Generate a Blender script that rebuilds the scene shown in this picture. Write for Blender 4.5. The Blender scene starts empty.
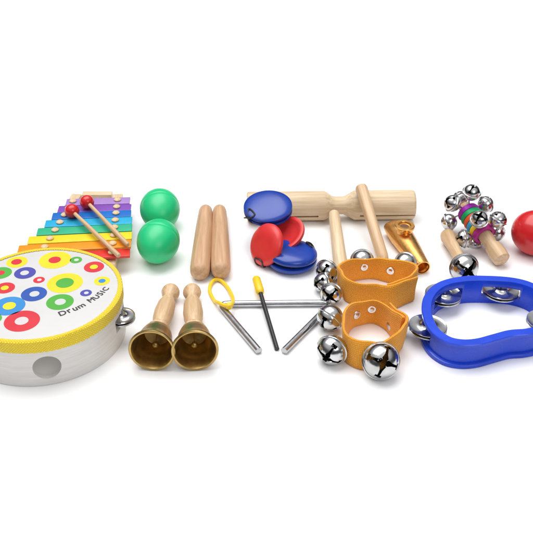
import bpy, bmesh, math, random
from mathutils import Vector, Matrix
random.seed(4)
S = 0.01                      # geometry is written in centimetres
I4 = Matrix.Identity(4)
scene = bpy.context.scene
col = scene.collection
R = math.radians

# ---------------------------------------------------------------- camera
PITCH = R(33.0); F = 850.0; DIST = 85.0
CAM = Vector((0, -DIST*math.cos(PITCH), DIST*math.sin(PITCH)))
FW = Vector((0, math.cos(PITCH), -math.sin(PITCH)))
UP = Vector((0, math.sin(PITCH), math.cos(PITCH)))
def G(px, py, z=0.0):
    d = FW + Vector((1, 0, 0))*((px-266.5)/F) + UP*((266.5-py)/F)
    t = (z-CAM.z)/d.z
    return CAM + d*t
cd = bpy.data.cameras.new('camera'); cam = bpy.data.objects.new('camera', cd); col.objects.link(cam)
cam.location = CAM*S; cam.rotation_euler = (math.pi/2-PITCH, 0, 0)
cd.sensor_width = 36; cd.lens = 36*F/533.0; cd.clip_start = 0.01; cd.clip_end = 100
scene.camera = cam
scene.view_settings.view_transform = 'Standard'; scene.view_settings.look = 'None'; scene.view_settings.exposure = 0

# ---------------------------------------------------------------- materials
def nodes(name):
    m = bpy.data.materials.new(name); m.use_nodes = True
    nt = m.node_tree; b = nt.nodes['Principled BSDF']
    return m, nt, b
def bump(nt, b, src, strength, dist=0.0005):
    bn = nt.nodes.new('ShaderNodeBump'); bn.inputs['Strength'].default_value = strength; bn.inputs['Distance'].default_value = dist
    nt.links.new(src, bn.inputs['Height']); nt.links.new(bn.outputs[0], b.inputs['Normal'])
def ramp(nt, src, stops):
    r = nt.nodes.new('ShaderNodeValToRGB')
    while len(r.color_ramp.elements) < len(stops): r.color_ramp.elements.new(0.5)
    for e, (p, c) in zip(r.color_ramp.elements, stops):
        e.position = p; e.color = (*c, 1)
    nt.links.new(src, r.inputs[0]); return r.outputs[0]
def plastic(name, c, rough=0.3, var=0.06, spec=0.5, glow=0.0):
    m, nt, b = nodes(name)
    tc = nt.nodes.new('ShaderNodeTexCoord'); n = nt.nodes.new('ShaderNodeTexNoise'); n.inputs['Scale'].default_value = 60
    nt.links.new(tc.outputs['Object'], n.inputs['Vector'])
    lo = tuple(x*(1-var) for x in c); hi = tuple(min(1, x*(1+var)+0.003) for x in c)
    nt.links.new(ramp(nt, n.outputs['Fac'], [(0.3, lo), (0.7, hi)]), b.inputs['Base Color'])
    n2 = nt.nodes.new('ShaderNodeTexNoise'); n2.inputs['Scale'].default_value = 900
    nt.links.new(tc.outputs['Object'], n2.inputs['Vector'])
    bump(nt, b, n2.outputs['Fac'], 0.08, 0.0002)
    mr = nt.nodes.new('ShaderNodeMapRange'); mr.inputs[3].default_value = rough*0.75; mr.inputs[4].default_value = rough*1.3
    nt.links.new(n.outputs['Fac'], mr.inputs[0]); nt.links.new(mr.outputs[0], b.inputs['Roughness'])
    b.inputs['Specular IOR Level'].default_value = spec
    if glow:      # thin skin that lets some light through into the shell
        tr = nt.nodes.new('ShaderNodeBsdfTranslucent'); tr.inputs['Color'].default_value = (0.95, 0.9, 0.82, 1)
        mx = nt.nodes.new('ShaderNodeMixShader'); mx.inputs[0].default_value = glow
        nt.links.new(b.outputs[0], mx.inputs[1]); nt.links.new(tr.outputs[0], mx.inputs[2])
        nt.links.new(mx.outputs[0], nt.nodes['Material Output'].inputs['Surface'])
    return m
def metal(name, c, rough=0.12, tarnish=0.15, dent=0.15):
    m, nt, b = nodes(name)
    tc = nt.nodes.new('ShaderNodeTexCoord'); n = nt.nodes.new('ShaderNodeTexNoise'); n.inputs['Scale'].default_value = 250; n.inputs['Detail'].default_value = 5
    nt.links.new(tc.outputs['Object'], n.inputs['Vector'])
    n2 = nt.nodes.new('ShaderNodeTexNoise'); n2.inputs['Scale'].default_value = 90; n2.inputs['Detail'].default_value = 4
    nt.links.new(tc.outputs['Object'], n2.inputs['Vector'])
    nt.links.new(ramp(nt, n2.outputs['Fac'], [(0.35, tuple(x*(1-tarnish) for x in c)), (0.65, c)]), b.inputs['Base Color'])
    b.inputs['Metallic'].default_value = 1
    mr = nt.nodes.new('ShaderNodeMapRange'); mr.inputs[3].default_value = rough*0.6; mr.inputs[4].default_value = rough*1.6
    nt.links.new(n.outputs['Fac'], mr.inputs[0]); nt.links.new(mr.outputs[0], b.inputs['Roughness'])
    bump(nt, b, n2.outputs['Fac'], dent, 0.0005)
    return m
def wood(name, lo, hi, axis='Z', rough=0.45, k=1.0, use_uv=False, bs=0.25):
    m, nt, b = nodes(name)
    tc = nt.nodes.new('ShaderNodeTexCoord'); mp = nt.nodes.new('ShaderNodeMapping')
    sc = [260*k, 260*k, 260*k]; sc['XYZ'.index(axis)] = 14*k
    if use_uv: sc = [0.35, 5, 1]
    mp.inputs['Scale'].default_value = sc
    nt.links.new(tc.outputs['UV' if use_uv else 'Object'], mp.inputs['Vector'])
    n = nt.nodes.new('ShaderNodeTexNoise'); n.inputs['Scale'].default_value = 1; n.inputs['Detail'].default_value = 6; n.inputs['Roughness'].default_value = 0.6
    n.inputs['Distortion'].default_value = 0.4
    nt.links.new(mp.outputs[0], n.inputs['Vector'])
    mid = tuple((a+c)/2 for a, c in zip(lo, hi))
    nt.links.new(ramp(nt, n.outputs['Fac'], [(0.3, lo), (0.5, mid), (0.66, hi)]), b.inputs['Base Color'])
    b.inputs['Roughness'].default_value = rough
    bump(nt, b, n.outputs['Fac'], bs, 0.0003)
    return m
def woven(name, lo, hi, su, sv, rough=0.85, strength=0.9, skew=0.0):
    m, nt, b = nodes(name)
    tc = nt.nodes.new('ShaderNodeTexCoord'); mp = nt.nodes.new('ShaderNodeMapping'); mp.inputs['Rotation'].default_value = (0, 0, skew)
    nt.links.new(tc.outputs['UV'], mp.inputs['Vector'])
    w1 = nt.nodes.new('ShaderNodeTexWave'); w1.bands_direction = 'X'; w1.inputs['Scale'].default_value = su
    w2 = nt.nodes.new('ShaderNodeTexWave'); w2.bands_direction = 'Y'; w2.inputs['Scale'].default_value = sv
    for w in (w1, w2):
        w.inputs['Distortion'].default_value = 2.0; w.inputs['Detail Scale'].default_value = 1.5
        nt.links.new(mp.outputs[0], w.inputs['Vector'])
    mx = nt.nodes.new('ShaderNodeMath'); mx.operation = 'MULTIPLY'
    nt.links.new(w1.outputs['Fac'], mx.inputs[0]); nt.links.new(w2.outputs['Fac'], mx.inputs[1])
    nt.links.new(ramp(nt, mx.outputs[0], [(0.0, lo), (0.5, hi)]), b.inputs['Base Color'])
    b.inputs['Roughness'].default_value = rough
    b.inputs['Sheen Weight'].default_value = 0.15
    bump(nt, b, mx.outputs[0], strength, 0.0006)
    return m

M_chrome = metal('chrome', (0.68, 0.68, 0.69), 0.14, 0.1, 0.15)
M_bell = metal('nickel_bell', (0.62, 0.62, 0.62), 0.17, 0.18, 0.4)
M_steel = metal('steel', (0.50, 0.50, 0.52), 0.2)
M_brass = metal('antique_brass', (0.54, 0.37, 0.14), 0.32, 0.25)
M_copper = metal('gilt_copper', (0.86, 0.46, 0.14), 0.27, 0.1, 0.08)
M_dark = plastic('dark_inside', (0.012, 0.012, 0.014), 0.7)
M_black = plastic('black_enamel', (0.018, 0.018, 0.02), 0.3)
M_blue = plastic('blue_lacquer', (0.004, 0.04, 0.32), 0.24)
M_navy = plastic('blue_plastic', (0.008, 0.055, 0.60), 0.27)
M_red = plastic('red_lacquer', (0.60, 0.014, 0.018), 0.22)
M_coral = plastic('soft_red_lacquer', (0.68, 0.03, 0.03), 0.33)
M_green = plastic('green_plastic', (0.012, 0.54, 0.20), 0.34)
M_yellow = plastic('yellow_vinyl', (0.85, 0.56, 0.02), 0.35)
M_skin = plastic('white_drum_skin', (0.8, 0.8, 0.8), 0.45, 0.015, glow=0.3)
M_stick = wood('rhythm_stick_wood', (0.44, 0.245, 0.13), (0.66, 0.42, 0.25))
M_pale = wood('pale_wood', (0.54, 0.39, 0.23), (0.76, 0.60, 0.40))
M_handle = wood('handle_wood', (0.48, 0.30, 0.155), (0.72, 0.51, 0.31))
M_railwood = wood('rail_wood', (0.55, 0.38, 0.2), (0.74, 0.56, 0.34), 'Y')
M_frame = wood('whitish_birch', (0.66, 0.64, 0.61), (0.75, 0.73, 0.70), use_uv=True, bs=0.1)
M_orange = woven('orange_webbing', (0.80, 0.27, 0.005), (0.98, 0.50, 0.04), 2.1, 1.7, strength=1.0)
M_trim = woven('yellow_braid', (0.74, 0.50, 0.01), (0.95, 0.80, 0.06), 1.9, 1.9, strength=0.8, skew=R(45))

# ---------------------------------------------------------------- mesh helpers
def lathe(bm, prof, seg=48, M=I4, mi=0, a0=0.0):
    uv = bm.loops.layers.uv.verify()
    rings = []; L = [0]
    for k in range(1, len(prof)): L.append(L[-1]+math.hypot(prof[k][0]-prof[k-1][0], prof[k][1]-prof[k-1][1]))
    rm = max(p[0] for p in prof)
    for r, z in prof:
        if r < 1e-5: rings.append([bm.verts.new(M @ Vector((0, 0, z)))])
        else: rings.append([bm.verts.new(M @ Vector((r*math.cos(a0+2*math.pi*i/seg), r*math.sin(a0+2*math.pi*i/seg), z))) for i in range(seg)])
    for k in range(len(rings)-1):
        A, B = rings[k], rings[k+1]
        for i in range(seg):
            j = (i+1) % seg
            if len(A) == 1 and len(B) == 1: continue
            if len(A) == 1: vs = [A[0], B[j], B[i]]; us = [(i, k), (i+1, k+1), (i, k+1)]
            elif len(B) == 1: vs = [A[i], A[j], B[0]]; us = [(i, k), (i+1, k), (i, k+1)]
            else: vs = [A[i], A[j], B[j], B[i]]; us = [(i, k), (i+1, k), (i+1, k+1), (i, k+1)]
            f = bm.faces.new(vs); f.smooth = True; f.material_index = mi
            for lp, (a, b_) in zip(f.loops, us): lp[uv].uv = (a/seg*2*math.pi*rm, L[b_])
    return bm
def tube(bm, pts, r, closed=False, seg=12, mi=0):
    pts = [Vector(p) for p in pts]; n = len(pts)
    rs = r if isinstance(r, (list, tuple)) else [r]*n
    tans = []
    for i in range(n):
        a = pts[(i-1) % n] if (closed or i > 0) else pts[i]; b = pts[(i+1) % n] if (closed or i < n-1) else pts[i]
        tans.append((b-a).normalized())
    t0 = tans[0]; u = t0.orthogonal().normalized()
    rings = []
    for i in range(n):
        t = tans[i]; u = (u - t*u.dot(t)).normalized(); v = t.cross(u)
        rings.append([bm.verts.new(pts[i]+(u*math.cos(2*math.pi*k/seg)+v*math.sin(2*math.pi*k/seg))*rs[i]) for k in range(seg)])
    for i in range(n if closed else n-1):
        A, B = rings[i], rings[(i+1) % n]
        off = 0
        if closed and i == n-1:
            off = min(range(seg), key=lambda o: (A[0].co-B[o].co).length)
        for k in range(seg):
            f = bm.faces.new([A[k], A[(k+1) % seg], B[(k+1+off) % seg], B[(k+off) % seg]]); f.smooth = True; f.material_index = mi
    if not closed:
        for ring, p, t, s in ((rings[0], pts[0], tans[0], -1), (rings[-1], pts[-1], tans[-1], 1)):
            c = bm.verts.new(p + t*s*rs[0]*0.35)
            for k in range(seg):
                a, b = ring[k], ring[(k+1) % seg]
                f = bm.faces.new([b, a, c] if s < 0 else [a, b, c]); f.smooth = True; f.material_index = mi
    return bm
def catmull(P, closed=True, n=8):
    P = [Vector(p) for p in P]; out = []; N = len(P)
    for i in range(N if closed else N-1):
        if closed: a, b, c, d = P[i-1], P[i], P[(i+1) % N], P[(i+2) % N]
        else: a, b, c, d = P[max(i-1, 0)], P[i], P[i+1], P[min(i+2, N-1)]
        for k in range(n):
            t = k/n
            out.append(0.5*((2*b)+(c-a)*t+(2*a-5*b+4*c-d)*t*t+(3*b-a-3*c+d)*t**3))
    if not closed: out.append(P[-1])
    return out
def rrect(w, h, r, z0=0.0, k=3):
    pts = []
    for cx, cy, a0 in ((w/2-r, h-r, 0), (-w/2+r, h-r, 90), (-w/2+r, r, 180), (w/2-r, r, 270)):
        for i in range(k+1):
            a = R(a0+90*i/k); pts.append((cx+r*math.cos(a), z0+cy+r*math.sin(a)))
    return pts
def sweep(bm, loop, section, closed=True, mi=0):
    uv = bm.loops.layers.uv.verify()
    n = len(loop); rings = []; U = [0]
    for i in range(1, n+1): U.append(U[-1]+(Vector(loop[i % n][:2])-Vector(loop[i-1][:2])).length)
    m = len(section); V = [0]
    for k in range(1, m+1): V.append(V[-1]+math.hypot(section[k % m][0]-section[k-1][0], section[k % m][1]-section[k-1][1]))
    for i in range(n):
        a = loop[i-1] if (closed or i > 0) else loop[i]; b = loop[(i+1) % n] if (closed or i < n-1) else loop[i]
        t = (Vector(b[:2])-Vector(a[:2])).normalized(); nn = Vector((t.y, -t.x))
        rings.append([bm.verts.new((loop[i][0]+nn.x*s[0], loop[i][1]+nn.y*s[0], s[1])) for s in section])
    for i in range(n if closed else n-1):
        A, B = rings[i], rings[(i+1) % n]
        for k in range(m):
            j = (k+1) % m
            f = bm.faces.new([A[k], A[j], B[j], B[k]]); f.smooth = True; f.material_index = mi
            for lp, c in zip(f.loops, ((U[i], V[k]), (U[i], V[k+1]), (U[i+1], V[k+1]), (U[i+1], V[k]))): lp[uv].uv = c
    if not closed:
        bm.faces.new(rings[0][::-1]); bm.faces.new(rings[-1])
    bmesh.ops.recalc_face_normals(bm, faces=bm.faces)
    return bm
def box(bm, sx, sy, sz, M=I4, bev=0.0, mi=0):
    g = bmesh.ops.create_cube(bm, size=1.0, matrix=M @ Matrix.Diagonal((sx, sy, sz, 1)))
    if bev:
        es = list({e for v in g['verts'] for e in v.link_edges})
        bmesh.ops.bevel(bm, geom=es, offset=bev, segments=3, profile=0.6, affect='EDGES')
    return bm
def TM(M):
    M = M.copy(); M.translation = M.translation*S; return M
def rodM(p1, p2):
    z = (Vector(p2)-Vector(p1)).normalized(); y = Vector((0, 0, 1)); y = (y-z*y.dot(z))
    y = y.normalized() if y.length > 1e-3 else Vector((0, 1, 0)); x = y.cross(z)
    M = Matrix((x, y, z)).transposed().to_4x4(); M.translation = Vector(p1); return M
def normM(c, n, spin=0):
    q = Vector(n).normalized().to_track_quat('Z', 'Y')
    M = q.to_matrix().to_4x4() @ Matrix.Rotation(spin, 4, 'Z'); M.translation = Vector(c); return M
def T(x, y, z): return Matrix.Translation((x, y, z))
def mesh_from(bm, name, mats, cutters=(), sharp=40):
    me = bpy.data.meshes.new(name)
    for v in bm.verts: v.co *= S
    bm.to_mesh(me); bm.free()
    for m in (mats if isinstance(mats, (list, tuple)) else [mats]): me.materials.append(m)
    if cutters:
        o = bpy.data.objects.new('tmp', me); col.objects.link(o); cs = []
        for cb in cutters:
            for v in cb.verts: v.co *= S
            bmesh.ops.recalc_face_normals(cb, faces=cb.faces)
            cm = bpy.data.meshes.new('cut'); cb.to_mesh(cm); cb.free()
            for m in me.materials: cm.materials.append(m)
            c = bpy.data.objects.new('cut', cm); col.objects.link(c); cs.append(c)
            md = o.modifiers.new('b', 'BOOLEAN'); md.operation = 'DIFFERENCE'; md.solver = 'EXACT'; md.object = c
        bpy.context.view_layer.update()
        me = bpy.data.meshes.new_from_object(o.evaluated_get(bpy.context.evaluated_depsgraph_get()))
        me.name = name
        bpy.data.objects.remove(o)
        for c in cs: bpy.data.objects.remove(c)
    for p in me.polygons: p.use_smooth = True
    me.set_sharp_from_angle(angle=R(sharp))
    return me
def put(name, me, parent, M=I4, label=None):
    o = bpy.data.objects.new(name, me); col.objects.link(o); o.parent = parent; o.matrix_local = TM(M)
    if label: o['label'] = label
    return o
def obj(name, bm, mats, parent=None, M=I4, cutters=(), label=None, sharp=40):
    return put(name, mesh_from(bm, name, mats, cutters, sharp), parent, M, label)
def thing(name, label, cat, M, group=None):
    o = bpy.data.objects.new(name, None); col.objects.link(o); o.empty_display_size = 0.01
    o.matrix_world = TM(M); o['label'] = label; o['category'] = cat
    if group: o['group'] = group
    return o
def ball(bm, r, M=I4, seg=32, mi=0, sz=1.0):
    return lathe(bm, [(r*math.sin(math.pi*k/16), -r*sz*math.cos(math.pi*k/16)) if 0 < k < 16 else (0, -r*sz if k == 0 else r*sz) for k in range(17)], seg, M, mi)

# a pellet bell: hollow ball, flared cross slots on -Z, ridge round its equator
_bells = {}
def bell_mesh(r):
    key = round(r, 2)
    if key in _bells: return _bells[key]
    hw = 7.5; N = 15
    bm = bmesh.new(); A = [-45+(45-hw)*i/7 for i in range(8)]+[hw+(45-hw)*i/7 for i in range(8)]
    tn = [math.tan(R(a)) for a in A]; vd = {}
    def V(p):
        p = Vector(p).normalized()*r; k = tuple(round(c, 4) for c in p)
        if k not in vd:
            q = p.copy()
            if q.z < 0:
                q.z *= 0.94
                # star cut: the slot edges close toward the pole's rim and flare at its middle
                for ax in (0, 1):
                    other = 1-ax
                    if abs(p[ax]) < r*math.sin(R(hw))*1.15 and abs(p[other]) > abs(p[ax])*1.5:
                        g = abs(p[other])/r
                        q[ax] *= 0.75+1.0*max(0, 1-abs(g-0.12)/0.35)
            vd[k] = bm.verts.new(q)
        return vd[k]
    fs = {'+z': lambda a, b: (a, b, 1), '-z': lambda a, b: (b, a, -1), '+x': lambda a, b: (1, a, b), '-x': lambda a, b: (-1, -a, b),
          '+y': lambda a, b: (-a, 1, b), '-y': lambda a, b: (a, -1, b)}
    for k, fn in fs.items():
        for i in range(N):
            for j in range(N):
                if k == '-z' and (i == 7 or j == 7): continue
                if k[1] != 'z' and ((i == 7 and j < 4) or (i in (6, 8) and j in (1, 2, 3))): continue
                f = bm.faces.new([V(fn(tn[i], tn[j])), V(fn(tn[i+1], tn[j])), V(fn(tn[i+1], tn[j+1])), V(fn(tn[i], tn[j+1]))]); f.smooth = True
    bmesh.ops.recalc_face_normals(bm, faces=bm.faces)
    bmesh.ops.solidify(bm, geom=list(bm.faces), thickness=0.07)
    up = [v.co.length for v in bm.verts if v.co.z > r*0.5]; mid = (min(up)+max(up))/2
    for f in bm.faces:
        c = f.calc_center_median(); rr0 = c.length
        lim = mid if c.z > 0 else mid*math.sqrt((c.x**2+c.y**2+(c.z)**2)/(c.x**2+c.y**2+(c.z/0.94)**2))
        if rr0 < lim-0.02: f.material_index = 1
    tube(bm, [((r+0.02)*math.cos(2*math.pi*i/48), (r+0.02)*math.sin(2*math.pi*i/48), 0) for i in range(48)], 0.085, True, 8)
    bmesh.ops.recalc_face_normals(bm, faces=bm.faces)
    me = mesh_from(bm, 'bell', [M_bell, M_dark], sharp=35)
    pb = bmesh.new(); ball(pb, r*0.26, seg=20); pm = mesh_from(pb, 'pellet', [M_steel])
    _bells[key] = (me, pm); return _bells[key]
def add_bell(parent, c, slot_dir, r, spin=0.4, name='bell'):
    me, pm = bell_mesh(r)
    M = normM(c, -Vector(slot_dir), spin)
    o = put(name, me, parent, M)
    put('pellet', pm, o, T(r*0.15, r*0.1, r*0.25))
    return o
def jingle_pair(parent, c, r, gap=0.16, tilt=3):
    prof = [(0.09, 0.2), (0.16, 0.24), (r*0.36, 0.24), (r*0.44, 0.08), (r*0.5, 0.03), (r*0.93, 0.0), (r, 0.05),
            (r, 0.09), (r*0.93, 0.04), (r*0.5, 0.07), (r*0.42, 0.13), (r*0.34, 0.29), (0.16, 0.29), (0.09, 0.26)]
    for s in (1, -1):
        bm = bmesh.new(); lathe(bm, prof, 40)
        M = T(*c) @ (T(0, 0, gap/2) if s > 0 else T(0, 0, -gap/2) @ Matrix.Rotation(math.pi, 4, 'X'))
        bmesh.ops.recalc_face_normals(bm, faces=bm.faces)
        o = obj('jingle', bm, M_chrome, parent, M @ Matrix.Rotation(R(tilt*s), 4, 'Y'))

# ---------------------------------------------------------------- setting
bm = bmesh.new(); bmesh.ops.create_grid(bm, x_segments=2, y_segments=2, size=600)
m, nt, b = nodes('white_paper_sweep'); b.inputs['Roughness'].default_value = 0.75; b.inputs['Specular IOR Level'].default_value = 0.2
tc = nt.nodes.new('ShaderNodeTexCoord'); n = nt.nodes.new('ShaderNodeTexNoise'); n.inputs['Scale'].default_value = 3
nt.links.new(tc.outputs['Object'], n.inputs['Vector'])
nt.links.new(ramp(nt, n.outputs['Fac'], [(0.3, (0.90, 0.90, 0.905)), (0.7, (0.92, 0.92, 0.925))]), b.inputs['Base Color'])
g = obj('ground', bm, m); g['kind'] = 'structure'; g['label'] = 'seamless white tabletop under the instruments'

# ---------------------------------------------------------------- hand drum
H = 4.6; RD = 7.05
ctr = G(38.5, 291.5, H+0.05)
root = thing('hand_drum', 'round wooden hand drum with white skin covered in coloured dots and yellow braid edge', 'drum', T(ctr.x, ctr.y, 0))
cut1 = bmesh.new()
hp = G(46, 357, 2.1); ang = math.atan2(hp.y-ctr.y, hp.x-ctr.x)
lathe(cut1, [(0, -2), (1.15, -2), (1.15, 2), (0, 2)], 40, Matrix.Rotation(ang, 4, 'Z') @ T(RD, 0, 1.85) @ Matrix.Rotation(math.pi/2, 4, 'Y'))
ja = [R(-4), R(-183), R(118), R(62)]
cuts = [cut1]
for a in ja:
    cb = bmesh.new(); box(cb, 2, 3.2, 1.3, Matrix.Rotation(a, 4, 'Z') @ T(RD, 0, 2.3)); cuts.append(cb)
bm = bmesh.new(); k0 = H-0.1
lathe(bm, [(RD-0.45, 0.05), (RD-0.4, 0), (RD-0.05, 0), (RD, 0.05), (RD, k0-0.02), (RD-0.03, k0), (RD-0.42, k0), (RD-0.45, k0-0.05), (RD-0.45, 0.05)], 128)
bmesh.ops.remove_doubles(bm, verts=bm.verts, dist=1e-4); bmesh.ops.recalc_face_normals(bm, faces=bm.faces)
obj('frame', bm, M_frame, root, cutters=cuts)
for a in ja:
    rj = RD-0.1
    jingle_pair(root, (rj*math.cos(a), rj*math.sin(a), 2.3), 1.25)
    pb = bmesh.new(); tube(pb, [(rj*math.cos(a), rj*math.sin(a), z) for z in (1.55, 3.05)], 0.07)
    obj('pin', pb, M_steel, root)
bm = bmesh.new()
q = H-5.1
lathe(bm, [(RD+0.03, 4.08+q), (RD+0.1, 4.05+q), (RD+0.13, 4.2+q), (RD+0.12, 4.6+q), (RD+0.14, 4.9+q), (RD+0.12, 5.12+q), (RD+0.0, 5.22+q), (RD-0.22, 5.23+q), (RD-0.3, 5.18+q), (RD-0.26, 5.12+q)], 192)
for v in bm.verts:            # scalloped upper and lower edges of the braid, hand laid
    a = math.atan2(v.co.y, v.co.x)
    if v.co.z < 4.15+q: v.co.z += 0.04*math.sin(a*90)+0.05*math.sin(a*3+1)
    if v.co.z > 5.14+q:
        k = 1+0.004*math.sin(a*90)+0.003*math.sin(a*5); v.co.x *= k; v.co.y *= k
obj('braid_trim', bm, M_trim, root)
def inkmat(n, c): return plastic('ink_'+n, c, 0.45, 0.02)
inks = {'red': (0.60, 0.015, 0.03), 'yellow': (0.85, 0.60, 0.01), 'blue': (0.01, 0.07, 0.36), 'green': (0.06, 0.36, 0.03), 'violet': (0.05, 0.05, 0.33),
        'orange': (0.80, 0.22, 0.01), 'sky': (0.02, 0.22, 0.55)}
keys = list(inks); bm = bmesh.new()
zt = H+0.02
lathe(bm, [(0, zt), (RD*0.5, zt), (RD-0.2, zt), (RD+0.02, zt-0.1)], 96)
dots = [(55, 260, 1.45, 'yellow', 'red', .38), (17, 262, 0.95, 'yellow', 'red', .5), (94, 267, 0.9, 'red', 'yellow', .4), (25, 273, 0.95, 'violet', 0, .4), (1, 273, 0.95, 'green', 'red', .4),
        (65, 283, 1.55, 'yellow', 'green', .5), (34, 294, 1.1, 'blue', 0, .38), (9, 306, 1.35, 'sky', 'yellow', .4), (60, 302, 1.15, 'green', 0, .4), (22, 321, 1.45, 'red', 0, .38),
        (102, 281, 0.7, 'yellow', 'sky', .45), (5, 288, 0.85, 'red', 'yellow', .4), (-20, 300, 1.2, 'yellow', 'red', .4), (-17, 281, 0.9, 'sky', 0, .4), (-8, 319, 0.8, 'green', 0, .4),
        (76, 260, 0.55, 'green', 0, .4), (39, 280, 0.5, 'red', 0, .4), (86, 293, 0.5, 'violet', 0, .4)]
zz = zt+0.012
def disc(x, y, r, z, mi):
    vs = [bm.verts.new((x+r*math.cos(2*math.pi*i/40), y+r*math.sin(2*math.pi*i/40), z)) for i in range(40)]
    f = bm.faces.new(vs); f.material_index = mi
for px, py, r, c, inner, kr in dots:
    p = G(px, py, zt)-ctr
    disc(p.x, p.y, r, zz, 1+keys.index(c)); disc(p.x+random.uniform(-.05, .05), p.y, r*kr, zz+0.008, 1+keys.index(inner) if inner else 0)
obj('drum_skin', bm, [M_skin]+[inkmat(k, inks[k]) for k in keys], root)
word = 'Drum MUSIC'
bm = bmesh.new()
p0 = G(61, 317, zt)-ctr; p1 = G(111.5, 288, zt)-ctr; dd = (p1-p0); LL = dd.length; dd.normalize(); nn = Vector((dd.y, -dd.x, 0))
size = 0.86; items = []; adv = 0
for ch in word:
    if ch == ' ': adv += 0.36; continue
    cu = bpy.data.curves.new('t', 'FONT'); cu.body = ch; cu.size = size*(0.92 if ch.isupper() and ch != 'D' else 1.1); cu.align_x = 'CENTER'
    to = bpy.data.objects.new('t', cu); col.objects.link(to); bpy.context.view_layer.update()
    tm = bpy.data.meshes.new_from_object(to.evaluated_get(bpy.context.evaluated_depsgraph_get())); bpy.data.objects.remove(to)
    w = max(v.co.x for v in tm.vertices)-min(v.co.x for v in tm.vertices)
    items.append((tm, adv+w/2)); adv += w+0.14
k = 0
for tm, s in items:
    t = s/adv; pos = p0+dd*(t*LL)+nn*(0.5*math.sin(math.pi*t)-0.15+random.uniform(-.05, .05))
    ang = math.atan2(dd.y, dd.x)-0.24*math.cos(math.pi*t)+random.uniform(-0.15, 0.15)
    base = T(pos.x, pos.y, zt+0.025) @ Matrix.Rotation(ang, 4, 'Z') @ Matrix.Diagonal((LL/adv*0.96, random.uniform(0.9, 1.1), 1, 1))
    for dx, dy in ((-.017, 0), (.017, 0), (0, -.017), (0, .017), (0, 0)):   # a marker stroke
        c2 = tm.copy(); k += 1; c2.transform(base @ T(dx, dy, 0.0012*(k % 5))); bm.from_mesh(c2)
obj('lettering', bm, plastic('ink_black', (0.025, 0.022, 0.03), 0.5), root)

# ---------------------------------------------------------------- xylophone
ZB = 1.9
cxy = G(85, 228, ZB)
root = thing('xylophone', 'toy xylophone with eight rainbow metal bars on pale wooden rails', 'xylophone', T(cxy.x, cxy.y, 0))
bars = [((66, 202), (130, 200), (0.36, 0.21, 0.52)), ((58, 209), (131, 207), (0.21, 0.07, 0.41)), ((52, 216), (131, 213), (0.01, 0.14, 0.50)), ((45, 223.5), (132, 220), (0.02, 0.37, 0.62)),
        ((37, 231.5), (132, 227), (0.03, 0.41, 0.22)), ((28, 240), (132, 235), (0.82, 0.61, 0.02)), ((18, 249), (131, 243), (0.85, 0.27, 0.01)), ((6, 259), (130, 252), (0.62, 0.03, 0.02))]
names = ['lavender', 'purple', 'blue', 'sky blue', 'green', 'yellow', 'orange', 'red']
rl = [(77, 195), (33, 266)]; rr_ = [(118, 195), (110, 266)]
def lerp_at_y(A, B, y):
    t = (y-A.y)/(B.y-A.y); return A.x+(B.x-A.x)*t
for side in (rl, rr_):
    A = G(*side[0], 1.2); B = G(*side[1], 1.2); L = (A-B).length
    M = rodM(B, A); rb = bmesh.new()
    box(rb, 1.1, 1.35, L, T(0, -0.5, L/2), 0.1)
    obj('rail', rb, M_pale, root, T(-cxy.x, -cxy.y, 0) @ M)
for yp in (196.5, 263):
    A = G(rl[0][0] if yp < 200 else 36, yp, 0.7); B = G(118 if yp < 200 else 110, yp, 0.7); L = (B-A).length
    rb = bmesh.new(); box(rb, 0.9, 0.9, L-1.3, T(0, 0, L/2), 0.08)
    obj('crossbar', rb, M_pale, root, T(-cxy.x, -cxy.y, 0) @ rodM(A, B))
for (a, b_, c), nm in zip(bars, names):
    A = G(*a, ZB); B = G(*b_, ZB); L = (B-A).length; M = rodM(A, B)
    bb = bmesh.new(); box(bb, 1.42, 0.26, L, T(0, -0.13, L/2), 0.07)
    mm = plastic('enamel_'+nm.replace(' ', '_'), c, 0.25)
    bo = obj('bar', bb, mm, root, T(-cxy.x, -cxy.y, 0) @ M, label=nm+' metal bar')
    for side in (rl, rr_):
        P0 = G(*side[0], ZB); P1 = G(*side[1], ZB); x = lerp_at_y(P0, P1, (A.y+B.y)/2)
        pb = bmesh.new(); lathe(pb, [(0.0, -0.3), (0.1, -0.3), (0.1, 0.02), (0.36, 0.03), (0.38, 0.14), (0.25, 0.27), (0.0, 0.3)], 24, Matrix.Rotation(-math.pi/2, 4, 'X'))
        obj('pin', pb, M_railwood, bo, T(0, 0, (x-A.x)/(B.x-A.x)*L))
for (hx, hy, ex, ey), lab in (((72, 211, 119, 256), 'red headed xylophone mallet lying lower left across the bars'), ((87, 202, 128, 245), 'red headed xylophone mallet lying nearer the far end of the bars')):
    A = G(hx, hy, ZB+0.78); B = G(ex, ey, ZB+0.5); M = rodM(A, B); L = (B-A).length
    rt = thing('mallet', lab, 'mallet', M, 'pair of xylophone mallets')
    hb = bmesh.new(); ball(hb, 0.76); obj('head', hb, M_red, rt)
    sb = bmesh.new(); lathe(sb, [(0, 0.4), (0.2, 0.4), (0.2, 1), (0.23, L*0.6), (0.24, L-0.15), (0.18, L-0.02), (0, L)], 20); obj('stick', sb, M_handle, rt)

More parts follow.
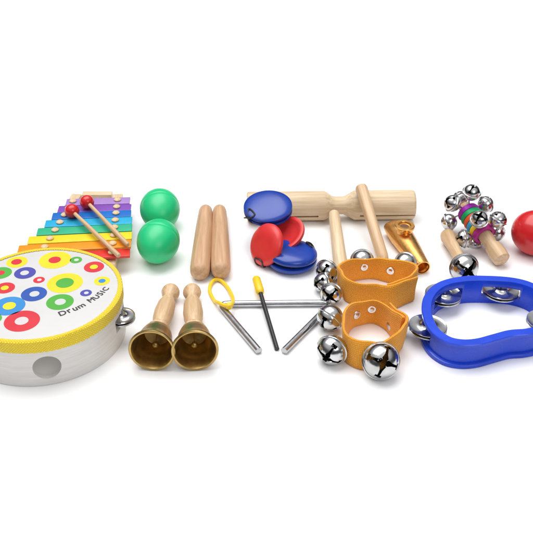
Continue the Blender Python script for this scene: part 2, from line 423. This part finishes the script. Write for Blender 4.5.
# ---------------------------------------------------------------- egg shakers
for (px, py, lab, yaw) in ((160, 210, 'glossy green egg shaker farther back of the two', 8), (158, 242, 'glossy green egg shaker nearer the front, beside the wooden sticks', -6)):
    c = G(px, py, 2.12)
    rt = thing('egg_shaker', lab, 'egg shaker', T(c.x, c.y, 0) @ Matrix.Rotation(R(yaw), 4, 'Z'), 'pair of green egg shakers')
    prof = []
    for k in range(25):
        t = math.pi*k/24; z = -2.6*math.cos(t); r = 2.12*math.sin(t)*(1+0.08*math.cos(t))
        prof.append((r if 0 < k < 24 else 0, z))
    r, z = prof[12]; prof[12:13] = [(r, z-0.04), (r-0.015, z-0.02), (r-0.015, z+0.02), (r, z+0.04)]
    bm = bmesh.new(); lathe(bm, prof, 64, T(0, 0, 2.14) @ Matrix.Rotation(math.pi/2, 4, 'X'))
    obj('shell', bm, M_green, rt, sharp=60)

# ---------------------------------------------------------------- rhythm sticks
for (a, b_, lab) in (((199.5, 275), (206, 208), 'left tapered wooden rhythm stick beside the green eggs'), ((221, 274), (219.5, 208), 'right tapered wooden rhythm stick beside the castanets')):
    A = G(*a, 0.98); B = G(*b_, 0.76); L = (B-A).length
    bm = bmesh.new()
    lathe(bm, [(0, -0.0), (0.45, 0.05), (0.78, 0.25), (0.93, 0.6), (0.98, 1.2), (0.96, L*0.35), (0.86, L*0.7), (0.76, L-1.0), (0.68, L-0.45), (0.5, L-0.15), (0.25, L-0.02), (0, L)], 40)
    o = obj('rhythm_stick', bm, M_stick, None, rodM(A, B)); o['label'] = lab; o['category'] = 'rhythm stick'; o['group'] = 'pair of rhythm sticks'

# ---------------------------------------------------------------- brass hand bells
for (mx, my, bx_, by_, lab) in ((152, 350, 171, 291, 'small brass hand bell on the left, its mouth toward the viewer and wooden handle behind'),
                                 (195, 350, 192, 291, 'small brass hand bell on the right, beside the triangle, with a wooden handle')):
    A = G(mx, my, 1.98); B = G(bx_, by_, 0.82); L = (B-A).length; M = rodM(A, B)
    rt = thing('hand_bell', lab, 'hand bell', M, 'pair of brass hand bells')
    bm = bmesh.new()
    lathe(bm, [(0.0, 3.1), (0.5, 3.1), (0.95, 2.95), (1.25, 2.6), (1.4, 2.0), (1.5, 1.2), (1.65, 0.6), (1.82, 0.25), (1.93, 0.12), (1.98, 0.0), (1.96, -0.12), (1.88, -0.17), (1.76, -0.14),
               (1.68, 0.0), (1.6, 0.3), (1.46, 0.7), (1.36, 1.2), (1.26, 2.0), (1.1, 2.6), (0.7, 2.85), (0, 2.9)], 56)
    bmesh.ops.recalc_face_normals(bm, faces=bm.faces)
    cup = obj('cup', bm, M_brass, rt)
    cb = bmesh.new(); tube(cb, [(0, 0, 2.95), (0.02, -0.15, 2.4), (0.03, -0.45, 2.0)], 0.06); ball(cb, 0.32, T(0.03, -0.6, 1.8), 20)
    obj('clapper', cb, M_brass, cup)
    hb = bmesh.new(); l = L
    lathe(hb, [(0, 3.08), (0.92, 3.1), (1.02, 3.3), (0.9, 3.6), (0.62, 3.85), (0.6, 4.1), (0.72, 4.5), (0.84, l*0.5), (0.9, l*0.6), (0.82, l*0.74), (0.58, l-1.7), (0.47, l-1.35), (0.47, l-1.2), (0.7, l-0.9), (0.86, l-0.35), (0.84, l-0.1), (0.72, l+0.22), (0.45, l+0.42), (0, l+0.5)], 40)
    obj('handle', hb, M_handle, rt)

# ---------------------------------------------------------------- triangle
z = 0.33
C1 = G(219, 304, z); C2 = G(332, 303, z); E1 = G(259, 351, z); E2 = G(284, 351, z)
def corner(P, A, B, r):
    a = (A-P).normalized(); b = (B-P).normalized(); out = []
    for k in range(9):
        t = k/8; p0 = P+a*r; p2 = P+b*r
        out.append((1-t)**2*p0+2*t*(1-t)*P+t*t*p2)
    return out
c0 = G(272, 318, 0)
rt = thing('triangle', 'shiny steel triangle lying with its open corner toward the viewer', 'triangle', T(c0.x, c0.y, 0))
off = Vector((c0.x, c0.y, 0))
pts = [E1]+corner(C1, E1, C2, 1.0)+corner(C2, C1, E2, 1.0)+[E2]
bm = bmesh.new(); tube(bm, [p-off for p in pts], 0.32, seg=20); obj('rod', bm, M_steel, rt)
lp = [(214, 300, 0.15), (209.5, 290, 0.15), (213, 281, 0.2), (220, 280, 0.2), (228, 288, 0.2), (233, 299, 0.5), (231, 305, 1.0), (225, 305.5, 0.9), (219, 303, 0.75)]
bm = bmesh.new(); tube(bm, catmull([G(x, y, zc+0.08)-off for x, y, zc in lp], True, 6), 0.18, True, 12)
ball(bm, 0.36, Matrix.Translation(G(229, 306, 0.95)-off), 20)
obj('holding_loop', bm, M_yellow, rt)
A = G(256, 278, 1.0); B = G(277, 349, 0.21); M = rodM(A, B); L = (B-A).length
rt = thing('triangle_beater', 'thin black metal beater with yellow grip lying across the triangle', 'beater', M)
bm = bmesh.new(); tube(bm, [(0, 0, 0.5), (0, 0, L)], 0.21, seg=16); obj('rod', bm, M_black, rt)
bm = bmesh.new(); lathe(bm, [(0, -0.05), (0.3, 0), (0.4, 0.2), (0.42, 2.0), (0.34, 2.3), (0.22, 2.4)], 24); obj('grip', bm, M_yellow, rt)

# ---------------------------------------------------------------- castanets
ZW = 1.62
def shell_bm(r=2.6, k=1.0):
    bm = bmesh.new()
    lathe(bm, [(0, 0.82*k), (r*0.3, 0.82*k), (r*0.6, 0.78*k), (r*0.8, 0.68*k), (r*0.92, 0.54*k), (r*0.99, 0.36*k), (r, 0.12), (r*0.985, 0.03), (r*0.95, 0.0), (r*0.84, 0.0), (r*0.8, 0.03), (r*0.7, 0.22*k), (r*0.45, 0.4*k), (0, 0.45*k)], 64)
    bmesh.ops.recalc_face_normals(bm, faces=bm.faces)
    return bm
def cord_bm(P, r=0.09):
    bm = bmesh.new(); tube(bm, catmull(P, True, 6), r, True, 8); return bm
def closed_castanet(lab, c, nrm, gap, hinge, r, k=1.0):
    rt = thing('castanet', lab, 'castanet', T(c.x, c.y, 0), 'finger castanets')
    base = T(-c.x, -c.y, 0) @ normM(c, nrm) @ Matrix.Rotation(R(hinge), 4, 'Z')
    obj('shell', shell_bm(r, k), M_blue, rt, base @ T(0, 0, -0.02) @ Matrix.Rotation(math.pi, 4, 'X'))
    obj('shell', shell_bm(r, k), M_blue, rt, base @ T(r, 0, 0.02) @ Matrix.Rotation(R(gap), 4, 'Y') @ T(-r, 0, 0.04))
    h_ = 0.85*k
    obj('elastic_cord', cord_bm([(r-.5, -0.5, h_), (r-.5, 0.5, h_), (r+.06, 0.5, 0.5*k), (r+.16, 0, 0.1), (r+.06, -0.5, -0.3), (r-.5, -0.5, -h_), (r-.5, 0.5, -h_), (r+.1, 0.35, 0)]), M_black, rt, base)
closed_castanet('round blue castanet farther back, propped on the left end of the wood block', G(268, 209, 3.75), (0.0, -0.17, 0.98), 3, 215, 2.5, 0.7)
closed_castanet('round blue castanet lying flat nearer the front, under the open red one', G(292, 257, 0.88), (0, 0, 1), 4, 210, 2.5)
rr0 = 2.15
cA = G(268, 245, 2.0); nA = Vector((-0.62, -0.45, 0.45)).normalized()
cB = G(284, 233, 2.35); nB = Vector((0.42, 0.30, -0.86)).normalized()
c = Vector((cA.x+0.6, cA.y, 0)); rt = thing('castanet', 'red castanet standing splayed open between the two blue ones', 'castanet', T(c.x, c.y, 0), 'finger castanets')
o0 = T(-c.x, -c.y, 0)
obj('shell', shell_bm(rr0), M_coral, rt, o0 @ normM(cA, nA, 0.3)); obj('shell', shell_bm(rr0), M_coral, rt, o0 @ normM(cB, nB, 0.0))
uA = Vector((0.30, 0.45, 0.85)); uA = (uA-nA*uA.dot(nA)).normalized(); ax = nA.cross(uA).normalized(); h = cA-uA*rr0-c
obj('elastic_cord', cord_bm([h+ax*0.5+uA*0.5+nA*0.72, h-ax*0.5+uA*0.5+nA*0.72, h-ax*0.5+nA*0.3, h-ax*0.3-nA*0.2, h+ax*0.3-nA*0.2, h+ax*0.5+nA*0.3]), M_black, rt)

# ---------------------------------------------------------------- wood block
A = G(247, 206.5, ZW); B = G(414, 204.5, ZW); L = (B-A).length; M = rodM(A, B)
rt = thing('wood_block', 'pale two tone wooden block with narrow waist and round handle', 'wood block', M)
w0 = L*0.46; w1 = L*0.63
bm = bmesh.new()
lathe(bm, [(0, 0), (1.45, 0), (1.58, 0.12), (1.6, 0.3), (1.6, w0), (1.5, w0+0.2), (1.05, w0+0.9), (0.98, w0+1.2), (0.98, w1-1.0), (1.1, w1-0.7), (1.5, w1), (1.6, w1+0.2), (1.6, L-0.3), (1.56, L-0.1), (1.45, L), (0, L)], 64)
cuts = []
for z0, z1 in ((-1, w0-0.8), (w1+0.8, L+1)):
    cb = bmesh.new(); lathe(cb, [(0, z0), (1.15, z0), (1.15, z1), (0, z1)], 40); cuts.append(cb)
    cb = bmesh.new(); box(cb, 3, 0.22, (z1-z0)+0.2, T(-2.0, -0.5, (z0+z1)/2)); cuts.append(cb)
obj('tone_chamber', bm, M_pale, rt, cutters=cuts)
P = G(334, 214, 1.5); Q = G(342, 276, 0.72); ML = M.inverted()
Lh = (Q-P).length; bm = bmesh.new()
lathe(bm, [(0, 0), (0.55, 0), (0.6, 1), (0.66, Lh*0.5), (0.72, Lh-0.8), (0.6, Lh-0.15), (0, Lh)], 32)
obj('handle', bm, M_pale, rt, ML @ rodM(P, Q))
# its beater, leaning over the block
Q = G(384, 262, 0.6); yb = A.y; d = yb-Q.y; hz = ZW-0.6
th = math.atan2(hz, d)+math.asin((1.6+0.66)/math.hypot(d, hz))
best = None
for i in range(400):
    s = 5+i*0.05
    p = Vector((0, Q.y+s*math.cos(th), Q.z+s*math.sin(th)))
    v = p-CAM; py = 266.5-F*(v.dot(UP)/v.dot(FW))
    if best is None or abs(py-187) < best[0]: best = (abs(py-187), p, v.dot(FW))
P = best[1]; P.x = (361-266.5)/F*best[2]
M2 = rodM(Q, P); L2 = (P-Q).length
bm = bmesh.new()
lathe(bm, [(0, 0), (0.4, 0.05), (0.55, 0.3), (0.6, 0.8), (0.6, L2*0.6), (0.66, L2-0.3), (0.6, L2-0.06), (0.45, L2), (0, L2)], 32)
o = obj('wood_block_beater', bm, M_handle, None, M2); o['label'] = 'round wooden beater stick resting over the wood block'; o['category'] = 'beater'

# ---------------------------------------------------------------- kazoo
A = G(394, 225, 1.0); B = G(423, 268, 0.75); M = rodM(A, B); L = (B-A).length
rt = thing('kazoo', 'shiny copper gold metal kazoo with round turret on top', 'kazoo', M)
bm = bmesh.new(); secs = [(0, 1.1, 0.6), (0.15, 1.2, 0.72), (1.2, 1.28, 0.92), (2.6, 1.28, 1.0), (4.2, 1.15, 0.95), (6, 0.95, 0.86), (8, 0.76, 0.74), (L-0.35, 0.66, 0.65), (L-0.3, 0.75, 0.74), (L, 0.75, 0.74)]
seg = 40; rings = []
inner = [(z_, max(rx-0.1, 0.1), max(ry-0.1, 0.1)) for z_, rx, ry in secs[::-1]]
for z_, rx, ry in secs+inner: rings.append([bm.verts.new((rx*math.cos(2*math.pi*i/seg), ry*math.sin(2*math.pi*i/seg), z_)) for i in range(seg)])
for k in range(len(rings)):
    a_, b2 = rings[k], rings[(k+1) % len(rings)]
    for i in range(seg): bm.faces.new([a_[i], a_[(i+1) % seg], b2[(i+1) % seg], b2[i]])
bmesh.ops.recalc_face_normals(bm, faces=bm.faces); obj('body', bm, M_copper, rt)
MT = T(0, 0.8, 2.7) @ Matrix.Rotation(-math.pi/2, 4, 'X')
bm = bmesh.new(); lathe(bm, [(0.8, 0), (0.8, 0.4), (0.98, 0.45), (1.04, 0.55), (1.04, 0.82), (0.96, 0.9), (0.66, 0.9), (0.6, 0.84), (0.58, 0.7), (0.2, 0.66), (0.0, 0.66)], 40)
bmesh.ops.recalc_face_normals(bm, faces=bm.faces)
tr = obj('turret', bm, M_copper, rt, MT)
bm = bmesh.new(); lathe(bm, [(0, 0.70), (0.3, 0.71), (0.45, 0.69)], 30); obj('membrane', bm, plastic('brown_membrane', (0.12, 0.05, 0.02), 0.5), tr)

# ---------------------------------------------------------------- bell cluster stick
A = G(464, 206, 3.1); B = G(503, 261, 0.85); M = rodM(A, B); L = (B-A).length
rt = thing('bell_cluster_stick', 'wooden stick with a cluster of small silver bells around rainbow ribbon', 'bell stick', M)
bm = bmesh.new(); lathe(bm, [(0, -0.1), (0.6, 0), (0.72, 0.4), (0.72, 5.0), (0.7, 5.3), (0.62, 5.6), (0.72, 6.2), (0.82, L*0.75), (0.9, L-0.9), (0.84, L-0.2), (0.5, L+0.05), (0, L+0.1)], 36)
obj('handle', bm, M_handle, rt)
rib = [(0.42, 0.02, 0.5), (0.0, 0.4, 0.12), (0.8, 0.1, 0.02), (0.02, 0.35, 0.6), (0.85, 0.55, 0.02), (0.5, 0.02, 0.25)]
rm = [plastic('ribbon_%d' % i, c, 0.5) for i, c in enumerate(rib)]
bm = bmesh.new()
for i in range(6):
    z0 = 0.7+i*0.62
    lathe(bm, [(0.8, z0), (1.1, z0+0.04), (1.18, z0+0.3), (1.1, z0+0.58), (0.8, z0+0.62)], 36, mi=i)
obj('rainbow_ribbon', bm, rm, rt)
rnd = random.Random(7)
for ring_z, nb, a0, rad in ((0.6, 5, 15, 2.2), (3.9, 5, 50, 2.2)):
    for k in range(nb):
        a = R(a0+360*k/nb+rnd.uniform(-10, 10)); dv = Vector((math.cos(a), math.sin(a), 0))
        c = dv*(rad+rnd.uniform(-0.1, 0.1))+Vector((0, 0, ring_z+rnd.uniform(-0.4, 0.4)))
        add_bell(rt, c, dv+Vector((0, 0, rnd.uniform(-0.5, 0.3))), 0.88, k)
        sb = bmesh.new(); tube(sb, [dv*0.6+Vector((0, 0, ring_z)), c-dv*0.8], 0.09, seg=8); obj('staple', sb, M_steel, rt)
add_bell(rt, Vector((0, 0.1, -0.95)), (0, 0, -1), 0.88)

# ---------------------------------------------------------------- single bell stick
A = G(448, 236, 0.95); B = G(464, 268, 1.4); M = rodM(A, B); L = (B-A).length
rt = thing('single_bell_stick', 'short wooden handle with one large silver bell, lying in front of the bell cluster', 'bell stick', M)
bm = bmesh.new(); lathe(bm, [(0, -0.55), (0.45, -0.5), (0.75, -0.2), (0.82, 0.3), (0.72, 1.2), (0.58, L*0.45), (0.56, L-2.2), (0.74, L-1.6), (0.7, L-1.25), (0, L-1.2)], 36)
obj('handle', bm, M_handle, rt)
add_bell(rt, Vector((0, 0, L)), (0.05, 0.25, 1), 1.38, 0.5)

# ---------------------------------------------------------------- maraca
c = G(536, 233, 2.3); q = G(600, 262, 0.7)
rt = thing('maraca', 'glossy red maraca cut off by the right edge of the photo', 'maraca', rodM(c, q)); L = (q-c).length
bm = bmesh.new(); ball(bm, 2.3, seg=56, sz=1.08); obj('head', bm, M_red, rt)
bm = bmesh.new(); lathe(bm, [(0, 2.2), (0.6, 2.2), (0.65, 2.8), (0.55, 3.6), (0.7, L-0.6), (0.6, L), (0, L+0.1)], 32); obj('handle', bm, M_handle, rt)

# ---------------------------------------------------------------- crescent tambourine
zc = 1.3
ctl = [(427, 323), (429, 308), (441, 296), (463, 290.5), (488, 290), (512, 292), (529, 297), (540, 305), (545, 316), (545, 328), (538, 338), (525, 342), (508, 343.5), (491, 348), (476, 352), (461, 353), (446, 349.5), (433, 339)]
P = [G(x, y, zc) for x, y in ctl]; c0 = G(490, 320, 0); off = Vector((c0.x, c0.y, 0))
loop = [(p.x-off.x, p.y-off.y) for p in catmull([Vector((p.x, p.y, 0)) for p in P], True, 8)]
area = sum(loop[i-1][0]*loop[i][1]-loop[i][0]*loop[i-1][1] for i in range(len(loop)))
if area < 0: loop = loop[::-1]
rt = thing('tambourine', 'bright blue plastic crescent tambourine with pairs of silver jingles', 'tambourine', T(c0.x, c0.y, 0))
sec = [(-0.3, 0.05), (-0.25, 0), (0.5, 0), (0.56, 0.06), (0.56, 0.34), (0.5, 0.4), (0.26, 0.44), (0.26, 2.15), (0.5, 2.19), (0.56, 2.25), (0.56, 2.5), (0.5, 2.56), (-0.25, 2.56), (-0.3, 2.5)]
bm = bmesh.new(); sweep(bm, loop, sec)
cuts = []
for jx, jy in ((442, 294), (502, 291), (427, 328), (545, 322)):
    q = G(jx, jy, zc)-off
    i = min(range(len(loop)), key=lambda k: (loop[k][0]-q.x)**2+(loop[k][1]-q.y)**2)
    p0 = Vector(loop[i]); t = Vector(loop[(i+2) % len(loop)])-Vector(loop[i-2]); a = math.atan2(t.y, t.x)
    cb = bmesh.new(); box(cb, 3.5, 2.0, 1.1, T(p0.x, p0.y, 1.3) @ Matrix.Rotation(a, 4, 'Z'), 0.15); cuts.append(cb)
    jingle_pair(rt, (p0.x, p0.y, 1.3), 1.68, tilt=2)
    pb = bmesh.new(); tube(pb, [(p0.x, p0.y, 0.4), (p0.x, p0.y, 2.2)], 0.08); obj('pin', pb, M_steel, rt)
obj('frame', bm, M_navy, rt, cutters=cuts)

# ---------------------------------------------------------------- wrist bells
def wrist(lab, px, py, rx, ry, h, yaw, bells, rivets, t0, ph):
    c = G(px, py, h/2); rt = thing('wrist_bells', lab, 'wrist bells', T(c.x, c.y, 0), 'pair of orange wrist bells')
    lp = []; n = 140; tot = 2*math.pi+0.85
    for i in range(n):
        s = tot*i/(n-1); t = t0+s; ov = min(max(0, (s-(2*math.pi-0.3)))/0.35, 1); flap = max(0, s-(tot-0.45))/0.45
        e = 1+0.045*math.sin(3*t+1+ph)+0.03*math.sin(5*t+ph)+0.012*math.sin(9*t)
        v = Vector((rx*math.cos(t)*e, ry*math.sin(t)*e)); k = (v.length+0.36*ov+0.25*flap**2)/v.length; v *= k
        a = R(yaw); lp.append((v.x*math.cos(a)-v.y*math.sin(a), v.x*math.sin(a)+v.y*math.cos(a)))
    sec = []
    for k_ in range(9): sec.append((0.15+0.0*k_, 0.12+(h-0.24)*k_/8))
    sec = [(0.08, 0.0)]+sec+[(0.08, h), (-0.08, h)]+[(-s_[0], s_[1]) for s_ in sec[::-1]]+[(-0.08, 0.0)]
    bm = bmesh.new(); sweep(bm, lp, sec, closed=False)
    for v in bm.verts:          # the webbing sags, leans and buckles
        a = math.atan2(v.co.y, v.co.x); k = v.co.z/h
        s = 1+0.10*(k-0.5)*math.sin(2*a+0.6+ph)+0.035*math.sin(math.pi*k)*math.sin(4*a+ph*2); v.co.x *= s; v.co.y *= s
        v.co.z += 0.16*math.sin(2*a+1+ph)*k + 0.05*math.sin(6*a)*k + 0.06
        v.co.z = max(v.co.z, 0.02)
    bmesh.ops.recalc_face_normals(bm, faces=bm.faces)
    obj('strap', bm, M_orange, rt)
    off = Vector((c.x, c.y, 0))
    for bx_, by_, bz, r, dv in bells: add_bell(rt, G(bx_, by_, bz)-off, dv, r, random.random()*0.8)
    for ang, zz_, s in rivets:
        a = R(ang); i = int(((a-t0) % (2*math.pi))/tot*(n-1)); p = Vector(lp[i]); q = Vector(lp[min(i+1, n-1)])-Vector(lp[max(i-1, 0)])
        nn = Vector((q.y, -q.x, 0)).normalized()*s
        k = zz_/h; aa = math.atan2(p.y, p.x); sc = 1+0.10*(k-0.5)*math.sin(2*aa+0.6+ph)+0.035*math.sin(math.pi*k)*math.sin(4*aa+ph*2)
        rb = bmesh.new(); lathe(rb, [(0.0, 0.14), (0.12, 0.13), (0.2, 0.08), (0.36, 0.09), (0.42, 0.0), (0.42, -0.05)], 24)
        obj('rivet', rb, M_chrome, rt, normM(Vector((p.x*sc, p.y*sc, zz_))+nn*0.17, nn))
wrist('farther orange webbing wrist band with small silver bells', 375, 282, 3.45, 2.3, 2.6, 0,
      [(327, 271, 1.1, 1.1, (-0.5, -0.8, 0.1)), (331, 294, 1.0, 1.0, (-0.2, -0.95, 0.3)), (362, 261, 1.3, 1.1, (0, 1, -0.5)), (405, 264, 1.1, 1.1, (0.5, 0.7, -0.5)), (323, 283, 0.95, 0.95, (-0.9, -0.5, 0.2))],
      [(105, 1.6, -1), (60, 1.5, -1)], R(-75), 0.4)
wrist('nearer orange webbing wrist band with large silver bells, one showing its star shaped slots', 371, 334, 2.45, 3.15, 2.85, -8,
      [(330, 318, 1.2, 1.2, (-0.6, -0.6, -0.5)), (332, 350, 1.3, 1.3, (-0.45, -0.85, 0.0)), (381, 361, 1.5, 1.5, (0.05, -0.8, 0.55)), (398, 324, 1.0, 1.0, (1, 0.1, -0.3))],
      [(95, 1.8, -1), (130, 1.6, -1)], R(10), 1.3)

# ---------------------------------------------------------------- light
w = bpy.data.worlds.new('World'); scene.world = w; w.use_nodes = True; nt = w.node_tree
bg = nt.nodes['Background']; tc = nt.nodes.new('ShaderNodeTexCoord'); sx = nt.nodes.new('ShaderNodeSeparateXYZ')
nt.links.new(tc.outputs['Generated'], sx.inputs[0])
nt.links.new(ramp(nt, sx.outputs['Z'], [(0.0, (0.03, 0.03, 0.035)), (0.35, (0.06, 0.06, 0.07)), (0.6, (0.55, 0.55, 0.56)), (1.0, (0.85, 0.85, 0.85))]), bg.inputs['Color'])
bg.inputs['Strength'].default_value = 0.95
def area(name, loc, target, size, power):
    l = bpy.data.lights.new(name, 'AREA'); l.shape = 'RECTANGLE'; l.size, l.size_y = size; l.energy = power
    o = bpy.data.objects.new(name, l); col.objects.link(o); o.location = loc
    o.rotation_euler = (Vector(target)-Vector(loc)).to_track_quat('-Z', 'Y').to_euler(); return o
area('softbox', (-0.3, 0.5, 1.9), (0, 0.1, 0), (2.2, 1.6), 46)
area('front_softbox', (0.9, -1.6, 1.5), (0, 0, 0), (1.2, 1.0), 11)
